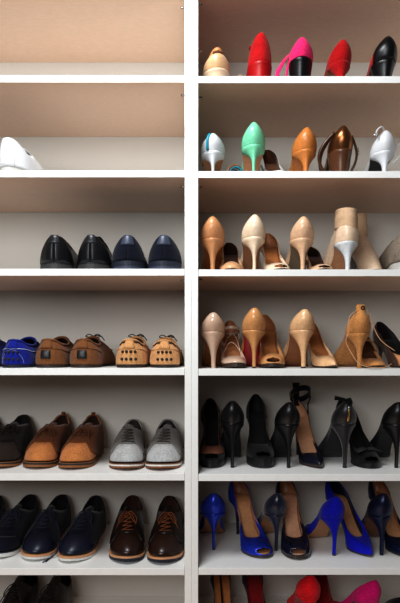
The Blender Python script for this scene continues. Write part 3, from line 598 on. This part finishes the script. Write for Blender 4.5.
# fourth shelf
pump('nude patent pump with thick slim heel, first on the fourth right shelf', 3, 'R', 213.5, .03, -3, nudep, tanlin, H=.092, P=.012, toe='round', counter=.052, sole=M('amber tan sole', (164, 98, 54), 'leather'), side=-1, power=1.3, tipw=.006, tip_mat=nudep)
r, ls = pump('nude patent peep toe with thin cross straps facing out', 3, 'R', 235.5, .022, 0, nudep, tanlin, H=.092, P=.012, toe='round', view='toe', counter=.054, side=1, scale=.92, side_h=.012, vamp_h=.024, name='strappy_sandal', cat='sandal')
strap_loop(r, nudep, .112, cy=.045, w=.010, rx=.027, ry=.040, tilt=.010, buckle=silverm)
over_strap(r, ls, nudep, .17, .9, .115, .075, w=.006, apex_x=.004); over_strap(r, ls, nudep, .22, .8, .085, .10, w=.006, sb=.85, vb=.95, apex_x=-.004)
pump('tan pump with bright red sole on the fourth right shelf', 3, 'R', 254.5, .028, 0, M('tan pump leather', (206, 152, 102), 'leather', .22), tanlin, H=.096, toe='point', counter=.060, sole=redsole, side=1, power=1.9, tipw=.005, P=.006, wide=1.0)
pump('tan peep toe pump facing out, beside the red soled heel', 3, 'R', 275, .026, 0, M('tan pump leather', (206, 152, 102), 'leather', .22), M('caramel suede lining', (150, 92, 54), 'suede'), H=.105, P=.010, toe='round', view='toe', peep=True, counter=.056, name='peep_toe_heel', side=-1, scale=.94, side_h=.018, vamp_h=.032, insole=M('caramel insole', (186, 124, 76), 'leather'))
pump('beige pump with brown arch on the fourth right shelf', 3, 'R', 305, .024, 2, M('beige pump leather', (224, 182, 140), 'leather', .25), tanlin, H=.096, toe='almond', counter=.056, sole=M('caramel arch', (150, 92, 50), 'leather'), side=-1, power=1.5, tipw=.006)
pump('beige pointed pump facing out, beside the tan lace-tied heels', 3, 'R', 334, .024, 9, M('beige pump leather', (224, 182, 140), 'leather', .25), tanlin, H=.100, toe='point', view='toe', counter=.056, side=1, scale=.95, insole=M('caramel insole', (186, 124, 76), 'leather'), wide=1.02)
# lace-tied suede heels
suet = M('tan tie suede', (196, 140, 86), 'suede')
r, ls = pump('tan suede heel with a ringed back tab and hanging lace, heel outward', 3, 'R', 361, .024, 1, suet, brlin, H=.088, toe='almond', counter=.062, side=1, power=1.9, tipw=.006, sole=suet, name='lace_tied_heel', tip_mat=suet)
t0 = ls.T(PI); m = MB()
for (rr, z) in ((.013, -.006), (.012, .006), (.010, .016), (.006, .020)): pass
m.rings([[Vector((t0.x + rx*math.sin(2*PI*i/16), t0.y + .008 + ry*math.cos(2*PI*i/16), t0.z + z)) for i in range(16)] for rx, ry, z in ((.0165,.010,-.016), (.0130,.009,-.004), (.0125,.008,.007), (.010,.0075,.013))], cap0=False); tab = m.build('back_tab', suet, r)
m = MB(); m.tube([(t0.x + .003 + .0042*math.cos(2*PI*i/10), t0.y - .0002, t0.z + .004 + .0042*math.sin(2*PI*i/10)) for i in range(10)], .0016, 6, closed=True); m.build('eyelet', M('dark eyelet', (70, 44, 28), 'metal'), tab)
lacem = M('pale cord', (206, 160, 122), 'fabric')
cord(r, 'lace', lacem, [t0 + Vector((-.014,.0,-.004)), t0 + Vector((-.034,-.008,-.02)), t0 + Vector((-.038,-.010,-.06)), t0 + Vector((-.044,-.010,-.085)), t0 + Vector((-.030,-.012,-.115)), Vector((-.012,-.018,.012)), Vector((.02,-.02,.003)), Vector((.055,-.018,.004)), Vector((.075,-.006,.012))], .0012)
cord(r, 'lace', lacem, [t0 + Vector((.014,.0,-.002)), t0 + Vector((.024,.0,-.018)), t0 + Vector((.034,.002,-.05)), t0 + Vector((.052,.0,-.082)), t0 + Vector((.085,-.006,-.108))], .0012)
r, ls = pump('tan suede lace-tied heel facing out with rounded toe and high ankle cuff', 3, 'R', 380, .040, 2, suet, brlin, H=.088, toe='round', view='toe', counter=.052, side=-1, scale=.88, name='lace_tied_heel', side_h=.012, vamp_h=.024)
m = MB(); n = 22; arc = [(-2.5 + 5.0*i/n) for i in range(n + 1)]
m.rings([[Vector((.0 + rx*math.sin(a), .045 - ry*math.cos(a), z + .012*abs(a)/2.5)) for a in arc] for rx, ry, z in ((.029,.043,.115), (.031,.045,.135), (.030,.043,.155))], close=False, cap0=False, cap1=False); m.build('ankle_cuff', suet, r, solid=(.002, 0))
over_strap(r, ls, suet, .20, .8, .12, .085, w=.016); 
r, ls = pump('dark brown shoe with a tan toe at the right photo edge', 3, 'R', 413, .035, 4, M('mocha brown leather', (84, 62, 54), 'leather'), dkb2, H=.075, toe='point', view='toe', counter=.06, side=1, scale=.97, toe_patch=tanl, side_h=.034)
# fifth shelf: black heels
r, ls = pump('black peep toe with a bronze mesh toe, first on the fifth right shelf', 4, 'R', 212.5, .060, 0, blks_, bl_in, H=.118, P=.020, toe='round', view='toe', peep=True, name='peep_toe_heel', counter=.058, side=-1, sole=blkp, scale=.95)
ls.patch(r, 'toe_mesh', M('bronze mesh', (122, 74, 52), 'fabric'), -.14, .14, lambda a: .50 - .12*abs(2*a-1), 1.0, off=.0016)
for sg in (1, -1):
    m = MB(); m.tube([ls.P(sg*(.10 + .30*i/14), 1.0) + Vector((0,0,.0015)) for i in range(15)], .0012, 5); m.build('edge_trim', M('bronze mesh', (122, 74, 52), 'fabric'), r)
pump('black leather stiletto turned heel outward, between two black peep toes', 4, 'R', 232.5, .062, -1, M('black heel leather', (19, 19, 22), 'leather', .34), bl_in, H=.118, toe='point', counter=.062, side=1, power=1.9, tipw=.005, sole=M('black sole leather', (22, 21, 22), 'leather'), topw=.024)
pump('black peep toe with thick platform, second of the peep toes', 4, 'R', 262.5, .060, -2, blks_, bl_in, H=.125, P=.024, toe='round', view='toe', peep=True, name='peep_toe_heel', counter=.058, side=1, sole=dk, scale=.98, wide=1.02)
pump('black stiletto turned heel outward, beside the ankle strap sandal', 4, 'R', 290, .060, 2, M('black heel leather', (19, 19, 22), 'leather', .34), bl_in, H=.115, toe='round', counter=.062, side=-1, power=1.9, tipw=.005, sole=M('black sole leather', (22, 21, 22), 'leather'), topw=.026, wide=1.06)
r, ls = pump('navy black ankle strap sandal with nude insole facing out', 4, 'R', 319, .055, 5, M('midnight leather', (22, 24, 38), 'leather', .3), nudelin, H=.110, P=.006, toe='point', view='toe', counter=.056, side=1, name='ankle_strap_heel', scale=.98, insole=nudelin, side_h=.010, vamp_h=.026)
strap_loop(r, blks_, .190, cy=.045, rx=.029, ry=.042, w=.016, tilt=.022, buckle=gold)
m = MB(); m.ribbon([ls.T(PI) + Vector((0,.000,-.02)), ls.T(PI) + Vector((0,.0,.012)), Vector((0,.003,.170)), Vector((0,.000,.222))], (1,0,0), [.030,.022,.016,.022], .003); m.build('back_strap', blks_, r)
m = MB(); m.ribbon([ls.P(.27,.95), ls.P(.27,.95) + Vector((-.002,.004,.03)), Vector((.027,.062,.184))], (0,1,0), .012, .002); m.build('side_strap', blks_, r)
m = MB(); m.ribbon([ls.P(.70,.95), ls.P(.70,.95) + Vector((.002,.004,.03)), Vector((-.027,.062,.184))], (0,1,0), .008, .002); m.build('side_strap', blks_, r)
r, ls = pump('black satin heel with a gold back zip and bow tab', 4, 'R', 346.5, .060, 3, M('black satin', (26, 25, 28), 'satin', .35), bl_in, H=.115, toe='round', counter=.064, side=1, power=1.7, tipw=.0055, sole=M('grey arch suede', (48, 46, 46), 'suede'), topw=.026, name='zip_back_heel', wide=1.06)
m = MB(); m.ribbon([ls.P(.5, .12 + .55*i/8) + ls.N(.5,.5)*.002 for i in range(9)], (1,0,0), .0055, .0022); m.build('zip', gold, r)
m = MB(); p = ls.P(.5,.64) + ls.N(.5,.6)*.004; m.ball(p, .0042, (.8,.6,1.4)); m.build('zip_pull', silverm, r)
t0 = ls.T(PI); m = MB()
m.ribbon([t0 + Vector((.006,.002,-.018)), t0 + Vector((.001,-.004,.0)), t0 + Vector((-.016,-.004,.006)), t0 + Vector((-.034,.0,.008))], (0,.2,1), [.014,.011,.008,.012], .0024); m.ribbon([t0 + Vector((.002,-.002,-.03)), t0 + Vector((.006,-.004,-.002)), t0 + Vector((.004,-.002,.008))], (1,0,0), [.012,.015,.010], .003); m.build('bow_tab', blks_, r)
r, ls = pump('black peep toe with a pleated bow on its toe', 4, 'R', 375, .055, 8, blks_, bl_in, H=.112, P=.012, toe='round', view='toe', peep=True, name='bow_peep_toe_heel', counter=.058, side=-1, sole=dk, scale=.98)
c = ls.P(0, .80) + ls.N(0, .8)*.006; m = MB()
for sg in (1, -1):
    for k in range(4):
        dy = (k - 1.5) * .007
        m.ribbon([c + Vector((0, dy*.4, .002)), c + Vector((sg*.014, dy*.8, .004 - .001*k)), c + Vector((sg*.034, dy*1.3, -.004))], (0,1,.3), [.006,.009,.013], .0035)
m.ball(c, .007, (1,1.4,.7)); m.build('bow', M('black grosgrain', (44, 43, 46), 'fabric'), r)
pump('black pump turned heel outward, last on the fifth right shelf', 4, 'R', 398.5, .060, 2, M('black heel leather', (19, 19, 22), 'leather', .34), bl_in, H=.115, toe='almond', counter=.062, side=1, power=1.9, tipw=.005, sole=M('black sole leather', (22, 21, 22), 'leather'), wide=1.04)
# sixth shelf: blue heels
tansole = M('warm tan sole', (196, 140, 100), 'leather', .45)
pump('shiny blue satin stiletto heel outward, first on the sixth right shelf', 5, 'R', 214, .112, 0, bsat, bl_in, H=.100, toe='point', counter=.060, side=-1, sole=tansole, power=2.6, tipw=.0042, topw=.024, wide=1.15)
pump('shiny blue satin peep toe with tan insole facing out', 5, 'R', 265, .055, 16, bsat, M('warm tan lining', (184, 130, 92), 'leather'), H=.115, P=.006, toe='round', view='toe', peep=True, name='peep_toe_heel', counter=.058, side=1, insole=M('warm tan insole', (196, 146, 106), 'leather'), scale=1.0, heel=nvgl, side_h=.018, wide=1.1)
pump('navy satin stiletto heel outward with tan sole', 5, 'R', 277.5, .105, 8, nvsat, bl_in, H=.100, toe='round', counter=.062, side=1, sole=tansole, power=2.6, tipw=.005, tip_mat=nvsat)
r, ls = pump('navy patent peep toe with tan insole facing out', 5, 'R', 301, .045, 2, nvpat, M('warm tan lining', (184, 130, 92), 'leather'), H=.118, P=.008, toe='round', view='toe', peep=True, name='peep_toe_heel', counter=.058, side=-1, insole=M('nude pink insole', (206, 158, 128), 'leather'), scale=1.0, side_h=.020, wide=1.08)
pump('cobalt blue suede stiletto heel outward with tan sole', 5, 'R', 336, .070, 8, royp, bl_in, H=.100, toe='point', counter=.062, side=1, sole=tansole, power=2.4, tipw=.005, topw=.026)
pump('cobalt blue suede pointed pump with navy sides facing out', 5, 'R', 373, .065, 16, royp, M('dark navy lining', (24, 26, 44), 'suede'), H=.110, toe='point', view='toe', counter=.058, side=-1, insole=M('warm tan insole', (196, 146, 106), 'leather'), scale=1.0, side_h=.030, wide=1.1)[0]
pump('navy shimmer stiletto heel outward, right of the cobalt pumps', 5, 'R', 383.5, .072, -3, nvgl, bl_in, H=.105, toe='round', counter=.066, side=-1, sole=M('brown arch leather', (120, 72, 48), 'leather'), power=2.6, tipw=.0055, topw=.027, tip_mat=nvgl)
pump('navy shimmer pump with tan insole, cut by the right photo edge', 5, 'R', 411, .060, 6, nvgl, M('warm tan lining', (184, 130, 92), 'leather'), H=.115, toe='round', view='toe', counter=.058, side=1, insole=M('warm tan insole', (196, 146, 106), 'leather'), scale=1.0)
# lowest shelf
r, ls = pump('black heel with tan insole and thin strap on the lowest right shelf, against the divider', 6, 'R', 226, .040, 2, blks_, M('warm tan lining', (184, 130, 92), 'leather'), H=.110, toe='round', view='toe', counter=.050, side=-1, insole=M('amber insole', (190, 124, 72), 'leather'), name='strappy_sandal', cat='sandal')
m = MB(); m.ribbon([ls.P(0, .95), Vector((.0, .10, .085)), Vector((0, .06, .118)), Vector((.0,.03,.14))], (1,0,0), .005, .002); m.build('strap', blks_, r)
pump('black sided pump with deep red lining on the lowest right shelf', 6, 'R', 266, .040, 4, blks_, dkred, H=.108, toe='point', view='toe', counter=.046, side=1, insole=M('deep red insole', (130, 22, 28), 'suede'), wide=1.12)
pump('red suede heel outward on the lowest right shelf', 6, 'R', 311, .115, 2, M('bright red suede', (222, 28, 40), 'suede'), dkred, H=.100, toe='point', counter=.066, side=-1, topw=.027, sole=redsole, wide=1.1)
pump('red glitter pump facing out, behind the magenta heel', 6, 'R', 341, .045, 6, M('red glitter', (160, 24, 34), 'glitter'), dkred, H=.108, toe='round', view='toe', counter=.060, side=1)
pump('magenta suede heel outward leaning to the left on the lowest right shelf', 6, 'R', 374, .090, 24, pink2, dkred, H=.098, toe='point', counter=.066, side=1, topw=.027, wide=1.1)
pump('black heel outward in the bottom right corner of the photo', 6, 'R', 404, .060, 4, blks_, bl_in, H=.080, toe='round', counter=.052, side=1)

# ================================================================== light and camera
def area(name, loc, target, size, energy, col, sy=None):
    l = bpy.data.lights.new(name, 'AREA'); l.shape = 'RECTANGLE' if sy else 'SQUARE'; l.size = size
    if sy: l.size_y = sy
    l.energy = energy; l.color = col
    o = bpy.data.objects.new(name, l); C.objects.link(o); o.location = loc
    d = Vector(target) - Vector(loc); o.rotation_euler = d.to_track_quat('-Z', 'Y').to_euler(); return o
area('ceiling_lamp', (-.3, -.60, 2.5), (.0, 0, 1.3), .45, 15, (.94, .98, 1.0), .35)
area('room_fill', (-.8, -2.3, 2.05), (.1, 0, 1.5), 1.3, 33, (.94, .98, 1.0), .9)  # added soft frontal fill for the bays, not a fixture
area('floor_bounce_fill', (-.45, -.7, .1), (-.35, -.1, 2.0), 1.2, 2.2, (1.0, .72, .54), .6)  # added warm fill aimed upward, imitates light bounced off the floor
w = bpy.data.worlds.new('World'); scene.world = w; w.use_nodes = True
w.node_tree.nodes['Background'].inputs[0].default_value = (.95, .95, 1.0, 1); w.node_tree.nodes['Background'].inputs[1].default_value = .06
cd = bpy.data.cameras.new('Camera'); cam = bpy.data.objects.new('Camera', cd); C.objects.link(cam)
cam.location = (0, -CAM_D, CAM_Z); cam.rotation_euler = (PI/2, 0, 0)
cd.sensor_fit = 'VERTICAL'; cd.sensor_height = 24; cd.lens = F_PX / 603 * 24
cd.shift_x = (200 - VX) / 603; cd.shift_y = (HY - 301.5) / 603
cd.clip_start = .05
scene.camera = cam
scene.view_settings.view_transform = 'Standard'
scene.view_settings.look = 'None'
scene.view_settings.exposure = 0.27
scene.view_settings.gamma = 0.80
